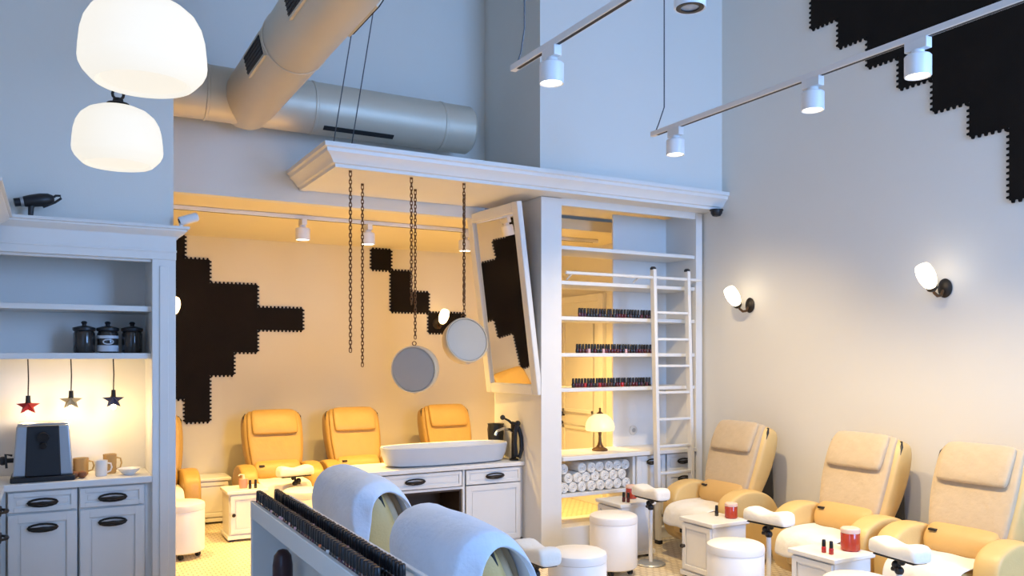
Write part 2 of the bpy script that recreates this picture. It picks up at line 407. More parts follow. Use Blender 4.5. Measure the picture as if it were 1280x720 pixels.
# nail polish bottles
def bottle_proto(colr):
    r = thing('nail_polish_bottle', '', 'nail polish', (0,0,-5))
    MB().lathe([(0,0),(.0125,0),(.0145,.003),(.0145,.030),(.0125,.037),(.007,.041),(0,.041)], n=12).build('bottle', LAC[colr], r)
    MB().lathe([(0,.039),(.0122,.039),(.0120,.06),(.0108,.077),(.008,.080),(0,.080)], n=10).build('cap', 'caps', r)
    return r
BP = {}; used = set()
def bottle(colr, loc, label, group=None):
    if colr not in BP: BP[colr] = bottle_proto(colr)
    if colr not in used:
        used.add(colr); o = BP[colr]; o.location = loc; o['label'] = label
        if group: o['group'] = group
    else:
        o = dup(BP[colr], loc, random.uniform(0,6), label)
        if 'group' in o: del o['group']
        if group: o['group'] = group
    return o
for (nm, zt, x0, n) in (('topmost',1.985,3.975,27),('middle',1.675,3.955,27),('lowest',1.378,3.915,28)):
    for k in range(n):
        c = random.choice(('black','dark red','plum','black','brown')) if nm == 'topmost' else random.choice(('black','dark red','plum','dark red','black','brown'))
        if nm != 'topmost' and k in (4,9,17): c = 'pale pink' if nm == 'middle' else 'bright red'
        if c in ('pale pink','bright red'):
            bottle(c, (x0+k*.0305, 5.955, zt), f'{c} polish bottle in the {nm} of the three bottle rows on the wall shelves', f'{c} bottles in the {nm} wall shelf row')
        else:
            bottle(c, (x0+k*.0305, 5.955+random.uniform(-.004,.004), zt), f'dark nail polish bottle in the {nm} of the three bottle rows on the wall shelves', f'dark bottles in the {nm} wall shelf row')

# ladder
ld = thing('library_ladder', 'cream wooden ladder leaning on the rail of the bottle shelves', 'ladder', (4.855,5.73,0))
def ly(z): return .075*z/2.43-.0
for x in (-.195,.195):
    mb = MB(); mb.loft([[(x-.017,ly(z)-.03,z),(x+.017,ly(z)-.03,z),(x+.017,ly(z)+.025,z),(x-.017,ly(z)+.025,z)] for z in (0.02,2.42)]); o = mb.build('rail', 'wood' if 'wood' in M else 'cab', ld, bevel=.005)
    MB().lathe([(0,2.415),(.026,2.415),(.028,2.43),(.018,2.442),(0,2.444)], (x,ly(2.42),0), 14).build('cap', 'black', ld)
    bx(x-.022,x+.022,-.035,.03,0,.035).build('foot', 'black', ld, bevel=.006)
    MB().tube([(x,ly(2.3),2.33),(x,ly(2.3)+.0,2.37),(x,.065,2.385)],.008).build('hook', 'iron', ld)
for k in range(9):
    z = .14+k*.237
    bx(-.18,.18,ly(z)-.022,ly(z)+.018,z-.011,z+.011).build('rung', 'cab', ld, bevel=.004)

# table lamp
tl = thing('table_lamp', 'small lit table lamp with milk glass dome shade on the shelf counter', 'lamp', (4.28,6.08,.805))
MB().lathe([(0,0),(.07,0),(.072,.012),(.06,.022),(.035,.032),(.022,.055),(.014,.085),(.012,.13),(.016,.16),(.01,.18),(0,.18)], n=24).build('base', 'bronze', tl)
mb = MB(); n = 36; pr = [(.118,.178),(.126,.19),(.128,.215),(.118,.258),(.094,.295),(.056,.322),(.02,.33)]
mb.loft([[((r*(1+.02*math.cos(9*2*PI*i/n)*(1 if k<3 else .3)))*math.cos(2*PI*i/n), (r*(1+.02*math.cos(9*2*PI*i/n)*(1 if k<3 else .3)))*math.sin(2*PI*i/n), z) for i in range(n)] for k,(r,z) in enumerate(pr)], cap=False)
mb.build('shade', 'glowl', tl, solid=.005)
MB().lathe([(0,.325),(.03,.325),(.03,.335),(.012,.345),(.008,.365),(.012,.375),(0,.385)], n=16).build('finial', 'bronze', tl)
ws = thing('wall_socket', 'round ivory wall socket behind the table lamp', 'socket', (4.80,6.279,.95))
MB().lathe([(0,0),(.045,0),(.045,.008),(.03,.012),(0,.012)], n=24, mtx=Matrix.Rotation(PI/2,4,'X')).build('plate', 'socket', ws)
MB().lathe([(0,.01),(.02,.01),(.02,.016),(0,.016)], n=16, mtx=Matrix.Rotation(PI/2,4,'X')).build('insert', 'steel', ws)
dm = thing('dome_camera', 'small black dome camera under the right end of the cornice', 'camera', (5.215,5.60,2.965))
MB().lathe([(0,0),(.06,0),(.06,-.012),(0,-.012)], n=24).build('mount', 'black', dm)
MB().lathe([(.052,-.012),(.05,-.035),(.035,-.058),(0,-.066)], n=24).build('dome', 'black', dm)

# ------------------------------------------------------------------ vanity with basin
va = thing('vanity_cabinet', 'white vanity cabinet under the long basin against the partition', 'cabinet', (0,0,0))
x0, x1 = 2.10, 3.528
mb = bx(x0,x0+.02,6.16,6.62,.08,.715); mb.box(x1-.02,x1,6.16,6.62,.08,.715); mb.box(x0,x1,6.60,6.62,.08,.715); mb.box(2.96,2.98,6.16,6.6,.08,.715)
mb.box(x0,x1,6.16,6.6,.08,.10); mb.box(x0,2.96,6.16,6.6,.555,.575); mb.box(x0,x1,6.2,6.6,0,.08); mb.box(2.15,2.2,6.16,6.6,.1,.56); mb.build('carcass', 'cab', va)
mb = bx(2.20,2.215,6.19,6.595,.105,.55); mb.box(2.945,2.96,6.19,6.595,.105,.55); mb.box(2.215,2.945,6.58,6.595,.105,.55); mb.box(2.215,2.945,6.19,6.58,.105,.12); mb.box(2.215,2.945,6.19,6.58,.535,.55); mb.build('niche_lining', 'darkbrown', va)  # niche inside faced in dark brown
bx(x0-.02,x1,6.12,6.62,.715,.75).build('worktop', 'cab', va, bevel=.006)
dd = panel_front(MB(),2.14,2.945,.585,.705,6.15,fr=.025).build('drawer', 'cab', va, bevel=.003); cup_handle(2.53,6.14,.645,.17,dd)
dd = panel_front(MB(),2.985,3.50,.585,.705,6.15,fr=.025).build('drawer', 'cab', va, bevel=.003); cup_handle(3.25,6.14,.645,.17,dd)
panel_front(MB(),2.985,3.50,.10,.575,6.15).build('door', 'cab', va, bevel=.003)
bs = MB(); rings = []
for (w, t, z) in ((.44,.13,.75),(.52,.165,.765),(.55,.18,.83),(.565,.19,.905),(.56,.185,.912),(.545,.17,.908),(.53,.16,.85),(.50,.14,.80),(.3,.06,.785)):
    rings.append(sring(2.885,6.335,z,w,t,n=40,e=2.9))
bs.loft(rings); tag(bs.build('basin', 'basin'), 'long white rounded trough basin on the vanity worktop', 'basin')
fa = thing('mixer_tap', 'dark mixer tap with chrome spout and hand spray at the end of the basin', 'tap', (3.485,6.235,.75))
MB().lathe([(0,0),(.04,0),(.04,.012),(.022,.02),(.02,.26),(.026,.27),(.026,.31),(.012,.325),(0,.325)], n=18).build('body', 'iron', fa)
MB().tube([(0,0,.24),(-.05,-.01,.27),(-.12,-.03,.28),(-.19,-.05,.265),(-.21,-.055,.23)],[.014,.013,.012,.012,.012],10).build('spout', 'chrome', fa)
MB().tube([(0,0,.30),(-.06,-.02,.345),(-.13,-.05,.375)],[.012,.01,.009],8).ball((-.14,-.055,.378),.022).build('lever', 'black', fa)
MB().tube([(.02,-.04,.29),(.03,-.075,.2),(.03,-.085,.1),(.01,-.08,.03),(-.015,-.07,.05),(-.02,-.06,.15),(-.015,-.055,.25),(0,-.05,.30)],.017,8).build('hose', 'black', fa)
mb = MB(); mb.ball((.01,-.05,.32),.026); mb.cyl((.01,-.05,.32),(-.05,-.06,.33),.012); mb.build('spray_head', 'black', fa)
vs = MB(); n = 30
vs.loft([[(r*(1+.06*math.cos(10*2*PI*i/n+z*40))*math.cos(2*PI*i/n), r*(1+.06*math.cos(10*2*PI*i/n+z*40))*math.sin(2*PI*i/n), z) for i in range(n)] for r,z in ((.035,0),(.06,.01),(.066,.09),(.066,.17),(.07,.25),(.066,.285),(.072,.30),(.055,.295),(.05,.2))])
tag(vs.build('ribbed_vase', 'black', loc=(3.448,6.50,.75)), 'black ribbed vase standing behind the basin next to the tap', 'vase')

# tilted wall mirror
mi = thing('tilted_mirror', 'tall white-framed mirror tilted forward on the partition wall', 'mirror', (3.525,6.27,1.33))
ang = math.atan2(.21,1.58); mi.rotation_euler = (0,-ang,math.radians(4))
w2, h, fw, dp = .41, 1.60, .085, .05
def strip(y0,y1,z0,z1,nm):
    mb = MB(); mb.box(-dp,0,y0,y1,z0,z1); return mb.build(nm, 'cab', mi, bevel=.008)
strip(-w2,-w2+fw,0,h,'frame_stile'); strip(w2-fw,w2,0,h,'frame_stile'); strip(-w2+fw,w2-fw,0,fw,'frame_rail'); strip(-w2+fw,w2-fw,h-fw,h,'frame_rail')
bx(-.025,-.012,-w2+fw-.01,w2-fw+.01,fw-.01,h-fw+.01).build('mirror_glass', 'mirror', mi)
bx(-.012,-.002,-w2+fw-.01,w2-fw+.01,fw-.01,h-fw+.01).build('backing', 'iron', mi)
mb = MB(); mb.tube([(-.01,0,h*.8),(.0,0,h*.8+.02),(.145,0,h*.8+.06)],.005); mb.build('hanging_wire', 'iron', mi)

# ------------------------------------------------------------------ chains and round mirrors
def chain_mesh(mb, x, y, z1, z0, L=.036, w=.0095, r=.0034, n=5, rot0=0):
    z = z1; k = 0; step = L-2.6*r
    while z - step > z0:
        a = rot0 + (PI/2 if k % 2 else 0); ca, sa = math.cos(a), math.sin(a); pts = []
        for i in range(10):
            t = 2*PI*i/10
            u = w*math.cos(t); v = (L/2-w)*(1 if math.sin(t) > .01 else -1 if math.sin(t) < -.01 else 0) + w*math.sin(t)
            pts.append((x+u*ca, y+u*sa, z-L/2+v))
        mb.tube(pts, r, n, closed=True); z -= step; k += 1
    return z
def hang_chain(x, y, z0, label):
    mb = MB(); mb.cyl((x,y,2.972),(x,y,2.955),.012,n=10); chain_mesh(mb, x, y, 2.96, z0)
    tag(mb.build('hanging_chain', 'bronze'), label, 'chain')
hang_chain(1.855,5.70,1.68,'leftmost of the bare chains hanging empty from the canopy')
hang_chain(2.08,6.10,1.555,'longest bare chain hanging empty from the canopy, second from its left end')
hang_chain(2.32,5.70,2.02,'short bare chain beside the one that carries the lower round mirror')
hang_chain(2.515,6.10,1.765,'chain that carries the lower round mirror under the canopy')
hang_chain(2.75,5.70,2.05,'front chain before the upper round mirror, next to the tilted mirror')
hang_chain(2.945,6.10,1.995,'rear chain that carries the upper round mirror')
def round_mirror(c, nrm, label, r=.188):
    t = thing('round_mirror', label, 'mirror', c); nrm = Vector(nrm).normalized()
    q = nrm.to_track_quat('Z','Y'); t.rotation_mode = 'QUATERNION'; t.rotation_quaternion = q
    MB().lathe([(0,-.09),(r*.90,-.09),(r*.97,-.07),(r,-.02),(r,.025),(r-.004,.032),(r-.012,.032),(r-.014,.02),(0,.02)], n=48).build('rim', 'rim', t)
    MB().lathe([(0,.0205),(r-.015,.0205),(r-.017,.027),(0,.03)], n=48).build('disc', 'fmirror', t)
    up = q.inverted() @ Vector((0,0,1)); up.z = 0; up.normalize()
    ring = [tuple(up*(r+.016) + Vector((0,0,-.005)) + up*(.016*math.cos(2*PI*i/12)) + Vector((-up.y,up.x,0))*(.016*math.sin(2*PI*i/12))) for i in range(12)]
    MB().tube(ring, .004, 6, closed=True).build('hanging_ring', 'bronze', t)
    p = -up*(r+.006); MB().tube([tuple(p+Vector((-up.y,up.x,0))*.03+up*.012), tuple(p), tuple(p+Vector((up.y,-up.x,0))*.03+up*.012)], .006, 6).build('clip', 'rim', t)
    return t
round_mirror((2.505,6.09,1.545), (-.72,-.80,-.06), 'lower round mirror with cream rim hanging on a chain left of the tilted mirror')
round_mirror((2.945,6.07,1.775), (-.02,-.97,.24), 'upper round mirror with cream rim hanging close beside the tilted mirror')

# ------------------------------------------------------------------ lighting tracks and heads
def lamp_head(loc, label, group=None, lit=True, ztop=.075):
    t = thing('track_spotlight', label, 'spotlight', loc, 0, group)   # origin at the lens
    MB().lathe([(.052,.004),(.06,0),(.062,.004),(.062,.098),(.055,.105),(0,.105)], n=32).build('housing', 'vinyl', t)
    MB().lathe([(0,.006),(.052,.006),(.052,.010),(0,.010)], n=28).build('lens', 'lens' if lit else 'lensoff', t)
    if not lit: MB().lathe([(.036,.001),(.054,.001),(.054,.007),(.036,.007),(.036,.001)], n=28).build('baffle', 'black', t)
    mb = MB(); mb.cyl((0,0,.10),(0,0,.105+ztop*.35),.03); mb.box(-.022,.022,-.06,.06,.105+ztop*.3,.105+ztop); mb.build('adapter', 'vinyl', t, bevel=.003)
    return t
def track(p0, p1, label, cables, half=.017, zc=None):
    t = thing('lighting_track', label, 'light track', (0,0,0)); p0 = Vector(p0); p1 = Vector(p1)
    mb = MB()
    if abs(p1.x-p0.x) < 1e-6: mb.box(p0.x-half,p0.x+half,min(p0.y,p1.y),max(p0.y,p1.y),p0.z,p0.z+.034)
    else: mb.box(min(p0.x,p1.x),max(p0.x,p1.x),p0.y-half,p0.y+half,p0.z,p0.z+.034)
    mb.build('rail', 'vinyl', t, bevel=.003); mb = MB()
    e = .06
    if abs(p1.x-p0.x) < 1e-6: mb.box(p0.x-.009,p0.x+.009,min(p0.y,p1.y)+e,max(p0.y,p1.y)-e,p0.z-.0015,p0.z+.002)
    else: mb.box(min(p0.x,p1.x)+e,max(p0.x,p1.x)-e,p0.y-.009,p0.y+.009,p0.z-.0015,p0.z+.002)
    mb.build('slot', 'grille', t)
    for c in cables: MB().tube(c, .0045, 6).build('cable', 'rope', t)
    return t
ZT = 3.195
track((3.70,4.62,ZT),(3.70,.4,ZT), 'white track with three lit spotlights crossing in front of the right wall', [[(3.70,4.58,ZT+.03),(3.71,4.56,ZT+.08),(3.71,4.50,ZT+.18),(3.71,4.50,ZC)],[(3.70,2.0,ZT+.03),(3.70,2.0,ZC)]])
track((2.19,3.93,ZT),(2.19,.4,ZT), 'white ceiling track hung before the pale blue upper wall', [[(2.19,3.88,ZT+.03),(2.20,3.86,ZT+.08),(2.20,3.82,ZT+.2),(2.20,3.82,ZC)],[(2.19,1.6,ZT+.03),(2.19,1.6,ZC)]])
ZB = ZT-.142-.085+.055
heads = []
for y, lb in ((4.37,'lit white spotlight at the far end of the right track above the canopy corner'),(3.21,'lit white spotlight in the middle of the right track, left of the dark tiles'),
              (2.57,'lit white spotlight on the right track directly before the dark tiles')):
    heads.append(lamp_head((3.70,y,ZT-.105-.075), lb))
heads.append(lamp_head((2.19,3.53,ZT-.18), 'lit white spotlight near the end of the track over the pale blue wall'))
heads.append(lamp_head((2.19,2.50,ZT-.18), 'unlit spotlight cut off by the upper edge of the photo', lit=False))
track((.75,7.15,ZL-.036),(5.0,7.15,ZL-.036), 'track fixed to the low ceiling of the rear room', [])
for x, lb in ((.70,'added unseen spotlight on the rear room track behind the kitchenette column'),(1.90,'lit spotlight on the rear room track, left of the bare chains'),(2.49,'lit spotlight on the rear room track, just behind the bare chains'),(4.42,'added unseen spotlight on the rear room track behind the white partition'),(3.46,'lit spotlight on the rear room track, mostly behind the chain of the upper round mirror')):  # two unseen heads added to raise the rear room's warm light
    heads.append(lamp_head((x,7.15,ZL-.036-.105-.075), lb))

# ------------------------------------------------------------------ pendant lamps
def pendant(loc, label):
    t = thing('pendant_lamp', label, 'pendant lamp', loc)
    MB().lathe([(0,.010),(.122,.010),(.128,.004),(.134,.0),(.140,.003),(.152,.014),(.170,.034),(.179,.052),(.181,.066),(.179,.10),(.174,.145),(.165,.178),(.148,.208),(.12,.232),(.085,.247),(.045,.256),(0,.258)], n=64).build('shade', 'glow', t)
    MB().lathe([(0,.250),(.05,.252),(.045,.268),(.022,.276),(.02,.29),(0,.292)], n=24).build('cap', 'iron', t)
    mb = MB()
    mb.tube([(.022*math.cos(2*PI*i/14),0,.308+.022*math.sin(2*PI*i/14)) for i in range(14)], .006, 6, closed=True)
    chain_mesh(mb, 0, 0, ZC-loc[2]-.02, .325, L=.065, w=.014, r=.005, n=6)
    mb.build('chain', 'iron', t)
    MB().lathe([(0,ZC-loc[2]),(.06,ZC-loc[2]),(.055,ZC-loc[2]-.025),(0,ZC-loc[2]-.03)], n=24).build('ceiling_rose', 'iron', t)
    return t
pendant((.243,2.73,2.47), 'larger-looking near pendant lamp with milk glass shade cut by the upper edge')
pendant((.25,3.96,2.475), 'farther pendant lamp with milk glass shade on a dark chain')

# ------------------------------------------------------------------ sconces
def sconce(loc, ax, label, glow):
    """ax: direction (2d) away from wall"""
    t = thing('wall_sconce', label, 'wall lamp', loc); t.rotation_euler = (0,0,math.atan2(ax[1],ax[0]))   # local +X is away from the wall
    mb = MB(); mb.lathe([(0,0),(.062,0),(.066,.01),(.05,.022),(.02,.03),(0,.032)], n=28, mtx=Matrix.Scale(.78,4,(0,1,0)) @ Matrix.Rotation(PI/2,4,'Y')); mb.build('backplate', 'bronze' if glow == 'x' else 'iron', t)
    MB().tube([(.02,0,-.01),(.05,0,-.05),(.09,0,-.055),(.125,0,-.035),(.14,0,-.01)],[.010,.011,.011,.010,.010],8).build('arm', 'bronze', t)
    d = Vector((.55,0,.72)).normalized(); q = d.to_track_quat('Z','Y').to_matrix().to_4x4(); base = Vector((.135,0,-.02))
    MB().lathe([(0,0),(.022,0),(.034,.012),(.036,.03),(0,.03)], base, 20, q).build('socket', 'iron', t)
    MB().lathe([(0,.026),(.026,.026),(.043,.05),(.055,.095),(.057,.14),(.050,.18),(.044,.195),(.02,.188),(0,.186)], base, 28, q).build('shade', glow, t)
    return t
sconce((XR-.001,5.27,2.09), (-1,0), 'lit bronze wall sconce nearer to the bottle shelves', 'glows')
sconce((XR-.001,3.475,2.11), (-1,0), 'lit bronze wall sconce below the diagonal of dark tiles', 'glows')
sconce((1.045,YB-.016,2.07), (0,-1), 'lit sconce on the dark tiles, half hidden by the kitchenette cabinet', 'glowb')
sconce((3.93,YB-.016,2.03), (0,-1), 'lit sconce on the rear wall behind the upper round mirror', 'glowb')

# ------------------------------------------------------------------ recliners
def make_recliner(loc, rz, label):
    t = thing('recliner', label, 'recliner', loc, rz)
    bx(-.28,.28,-.22,.22,0,.215).build('base', 'vinyl', t, bevel=.02, seg=3)
    mb = bx(-.25,.25,-.36,.22,.20,.36); mb.build('body', 'leather', t, bevel=.03, seg=3)
    bx(-.16,.16,-.365,-.34,.215,.25).build('vent_slot', 'black', t, bevel=.005)
    mb = MB(); spine_loft(mb, [(.08,.39,.20,.04),(.06,.39,.235,.07),(-.1,.39,.24,.075),(-.3,.385,.24,.08),(-.41,.37,.238,.075),(-.44,.36,.23,.06),(-.452,.355,.2,.035)], e=4).build('seat', 'leather', t, sub=1)
    # towel over the seat
    rows = []; path = [(.0,.472),(-.08,.472),(-.18,.474),(-.28,.474),(-.37,.466),(-.42,.452),(-.453,.42),(-.468,.38),(-.474,.335),(-.478,.29)]
    for j,(y,z) in enumerate(path):
        rows.append([(-.235+.47*i/12, y + (.006*math.sin(i*1.9) if j > 6 else 0), z+.004*math.sin(i*1.3+j*.9)) for i in range(13)])
    MB().grid(rows).build('seat_cover', 'wterry', t, solid=.012, sub=1)
    for sx in (-1,1):
        mb = MB(); pr = [(-.34,.08),(-.365,.30),(-.36,.48),(-.335,.555),(-.27,.605),(-.17,.635),(-.05,.635),(.07,.60),(.16,.53),(.21,.42),(.22,.25),(.19,.08)]
        c = (sum(p[0] for p in pr)/12, sum(p[1] for p in pr)/12)
        rings = []
        for xx, k in ((-.08,.86),(-.072,.95),(-.05,.99),(0,1.0),(.05,.99),(.072,.95),(.08,.86)):
            rings.append([(sx*.318+xx, c[0]+(p[0]-c[0])*k, c[1]+(p[1]-c[1])*k) for p in pr])
        mb.loft(rings); mb.build('arm', 'leather', t, sub=2)
    sp = [(.0,.36,.20,.04),(.005,.38,.22,.055),(.025,.46,.24,.065),(.07,.60,.275,.085),(.125,.75,.295,.105),(.175,.90,.302,.110),(.21,1.02,.300,.102),(.228,1.085,.292,.085),(.238,1.115,.272,.062),(.244,1.130,.22,.03)]
    mb = MB(); spine_loft(mb, sp, e=5.0).build('backrest', 'leather', t, sub=1)
    cv = [(y-q+.008,z+.012,w-.035,.032) for (y,z,w,q) in sp[3:8]]; cv = [(cv[0][0]-.015,cv[0][1]-.07,.235,.025)]+cv+[(cv[-1][0]+.025,1.125,.25,.03),(cv[-1][0]+.065,1.146,.24,.018)]
    MB_ = MB(); spine_loft(MB_, cv, e=5.5).build('back_cover', 'terry', t, sub=1)
    for sx in (-1,1):
        MB().tube([(sx*(w-.012),y-q*.62,z) for (y,z,w,q) in sp[6:9]]+[(sx*.235,.20,1.115)],[.004,.012,.013,.009],8).build('seam_strip', 'black', t)
    hp = [(.028,.918,.205,.012),(.030,.925,.222,.026),(.052,.99,.226,.030),(.088,1.06,.226,.032),(.118,1.115,.224,.030),(.145,1.152,.215,.022),(.165,1.163,.20,.012)]
    MB_ = MB(); spine_loft(MB_, hp, e=4).build('head_pillow', 'terry', t, sub=1)
    lp = [(-.075,.465,.19,.02),(-.075,.475,.22,.05),(-.07,.53,.232,.062),(-.04,.60,.228,.052),(-.01,.635,.21,.03),(.0,.642,.17,.012)]
    MB_ = MB(); spine_loft(MB_, lp, e=4).build('lumbar_cushion', 'tan', t, sub=1)
    bx(-.185,-.135,-.105,-.06,.60,.614).build('tag', 'black', t)
    mb = MB(); mb.prism([(.10,.10),(.06,.38),(.12,.58),(.22,.78),(.29,.93),(.315,.90),(.33,.40),(.33,.10)], lambda u,v,w: (w,u,v), -.21, .21); mb.build('rear_shade_wedge', 'black', t, bevel=.02)  # black wedge standing in for the shade behind the backrest
    t.scale = (1,1,.95)
    return t
GW = None
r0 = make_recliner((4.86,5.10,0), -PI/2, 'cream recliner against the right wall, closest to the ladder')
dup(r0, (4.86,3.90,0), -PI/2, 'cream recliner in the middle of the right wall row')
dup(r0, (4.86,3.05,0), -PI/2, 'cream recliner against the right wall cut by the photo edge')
def rear(x, label, dy=0): return dup(r0, (x,8.33+dy,0), 0, label)
def recolour(root, frm, to):
    for c in root.children:
        if c.data and c.data.materials[0] == M[frm]:
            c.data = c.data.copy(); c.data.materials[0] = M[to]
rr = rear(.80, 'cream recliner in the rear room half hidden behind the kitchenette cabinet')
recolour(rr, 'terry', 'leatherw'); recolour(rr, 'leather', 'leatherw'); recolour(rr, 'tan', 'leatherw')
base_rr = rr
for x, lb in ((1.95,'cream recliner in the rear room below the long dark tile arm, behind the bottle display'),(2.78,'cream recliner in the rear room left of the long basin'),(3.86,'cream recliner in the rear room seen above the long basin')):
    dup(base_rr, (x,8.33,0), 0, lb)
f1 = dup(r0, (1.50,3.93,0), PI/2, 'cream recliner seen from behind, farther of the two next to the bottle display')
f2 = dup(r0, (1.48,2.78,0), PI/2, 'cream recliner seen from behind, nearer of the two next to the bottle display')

f1.scale = (1,1,.92); f2.scale = (1,1,.905)
def drape(loc, rz, label, near=1, seed=1, drop=.27, flare=.05):
    """towel folded over a headrest; local frame equals the recliner's"""
    rnd = random.Random(seed)
    path = [(.008,.90),(.014,.96),(.034,1.03),(.070,1.10),(.120,1.155),(.17,1.176),(.225,1.172),(.278,1.148),(.312,1.09),(.322,1.02),(.312,.94),(.298,.86),(.28,.80-drop)]
    rows = []; N = 20; J = len(path); F = 8
    for j,(y,z) in enumerate(path):
        row = []
        th = min(1, max(0, (j-4)/5)); L = .095*min(1, max(0, (j-2)/6)) * (1 - .75*max(0, j-9)/(J-10))
        for i in range(N+1):                               # over the headrest, from the far edge to the visible one
            q = i/N; x = -.300+.606*q; yy = y; zz = z + .004*math.sin(q*10+j*.8+seed)
            if j >= 7: yy += .010*math.sin(q*9+seed)*(j-6)/6
            if q < .12: zz -= .02*(1-q/.12)**2
            c = max(0, (q-.80)/.20)
            if j < 9: zz -= .012*c*c
            row.append((x*near, yy, zz))
        y0, z0 = row[-1][1], row[-1][2]
        for i in range(1, F+1):                            # the overhanging corner, loose and diagonal across the side
            t = i/F; l = L*t
            x = .306 + .016*math.sin(t*PI*.5) + .045*t*math.exp(-((j-7)/1.5)**2)
            row.append((x*near, y0 - l*th*.95, z0 - l*(1-.55*th) - .006*t))
        rows.append([(a_, b_, c_*(.92 if seed == 2 else .905)) for a_, b_, c_ in row])
    o = MB().grid(rows).build('draped_towel', 'btowel', None, solid=.022, sub=1)
    o.location = loc; o.rotation_euler = (0,0,rz)
    return tag(o, label, 'towel')
drape((1.50,3.93,0), PI/2, 'pale towel draped over the farther recliner next to the bottle display', near=-1, seed=2, drop=.01)
drape((1.48,2.78,0), PI/2, 'pale towel draped over the nearer recliner next to the bottle display', near=-1, seed=5, drop=.12)

# ------------------------------------------------------------------ round stools
def make_stool(loc, label):
    t = thing('round_stool', label, 'stool', loc)
    MB().lathe([(0,.05),(.165,.05),(.178,.06),(.18,.08),(.18,.385),(.176,.392),(0,.392)], n=48).build('drum', 'vinyl', t)
    MB().lathe([(0,.388),(.176,.388),(.182,.395),(.183,.425),(.178,.442),(.16,.452),(0,.456)], n=48).build('seat', 'vinyl', t)
    for k in range(4):
        a = PI/4+k*PI/2; x, y = .125*math.cos(a), .125*math.sin(a)
        mb = MB(); mb.cyl((x,y,.05),(x,y,.03),.01,n=8); mb.cyl((x-.012,y,.022),(x+.012,y,.022),.022,n=14); mb.build('caster', 'black', t)
    return t
s0 = make_stool((3.73,5.12,0), 'white drum stool in front of the shelf unit, beside the first recliner')
dup(s0, (2.83,4.26,0), .4, 'white drum stool at the foot of the partition, cut by the lower edge')
dup(s0, (3.84,3.95,0), .9, 'white drum stool in front of the middle right-hand recliner')
dup(s0, (3.81,3.00,0), .2, 'white drum stool with only its seat showing before the side table with two red bottles')
dup(s0, (.93,7.26,0), .6, 'white drum stool in the rear room next to the kitchenette column')
dup(s0, (1.98,7.42,0), .1, 'white drum stool in the rear room behind the bottle display')

# ------------------------------------------------------------------ side tables
def make_table(loc, rz, label):
    t = thing('side_table', label, 'side table', loc, rz)     # front faces -Y
    mb = bx(-.16,.16,-.16,.16,.03,.42); mb.build('body', 'cab', t, bevel=.004)
    bx(-.18,.18,-.185,.18,.42,.45).build('top', 'cab', t, bevel=.006)
    bx(-.175,.175,-.178,.175,.02,.055).build('skirting', 'cab', t, bevel=.004)
    for x in (-.13,.13):
        for y in (-.13,.13): bx(x-.02,x+.02,y-.02,y+.02,0,.022).build('foot', 'black', t)
    d = panel_front(MB(),-.15,.15,.07,.41,-.170,fr=.035).build('door', 'cab', t, bevel=.003)
    MB().lathe([(0,0),(.012,0),(.01,.012),(.017,.02),(.014,.03),(0,.033)], (-.125,-.18,.24), 14, Matrix.Rotation(PI/2,4,'X')).build('knob', 'iron', d)
    return t
tb = make_table((4.19,5.58,0), -PI/2, 'white side table between the shelf unit and the first right-hand recliner')
dup(tb, (4.29,4.63,0), -PI/2, 'white side table between the first and the middle right-hand recliner')
dup(tb, (4.21,3.51,0), -PI/2, 'white side table holding two red polish bottles, between the middle and last recliners')
dup(tb, (1.53,7.78,0), 0, 'white side table in the rear room holding a coral pot and dark bottles')

dup(tb, (1.375,8.70,0), 0, 'white side table farthest back, at the rear wall between two recliners')
# ------------------------------------------------------------------ hand rests
def make_rest(loc, rz, label):
    t = thing('hand_rest', label, 'hand rest', loc, rz)
    MB().lathe([(0,0),(.115,0),(.118,.006),(.11,.014),(.03,.022),(0,.022)], n=32).build('base_plate', 'steel', t)
    MB().cyl((0,0,.015),(0,0,.44),.016,n=16).build('pole', 'vinyl', t)
    mb = MB(); mb.ball((0,0,.45),.026); mb.ball((.03,-.01,.475),.026); mb.cyl((0,0,.45),(.05,0,.45),.012); mb.cyl((.0,0,.46),(0,0,.515),.010); mb.ball((-.02,.0,.50),.018); mb.build('joint', 'black', t)
    bx(-.145,.145,-.05,.05,.515,.525).build('tray', 'black', t, bevel=.004)
    mb = MB(); rings = []
    for x, h, w in ((-.168,.025,.055),(-.163,.044,.070),(-.12,.050,.075),(-.05,.040,.073),(0,.034,.072),(.05,.040,.073),(.12,.050,.075),(.163,.044,.070),(.168,.025,.055)):
        rings.append(sring(x,0,.525+h,w,h,(0,1,0),(0,0,1),20,4))
    mb.loft(rings).build('pad', 'wterry', t, sub=1)
    return t
h0 = make_rest((4.15,5.20,0), PI/2, 'white padded hand rest on a pole before the first right-hand recliner')
dup(h0, (4.22,4.03,0), PI/2+.1, 'white padded hand rest on a pole before the middle right-hand recliner')
dup(h0, (4.14,2.99,0), PI/2-.15, 'white padded hand rest on a pole before the last right-hand recliner')
dup(h0, (2.33,3.92,0), PI/2, 'white padded hand rest peeping out beside the nearer towel-draped recliner')
dup(h0, (2.00,7.80,0), .15, 'white padded hand rest on a pole in the rear room behind the bottle display')

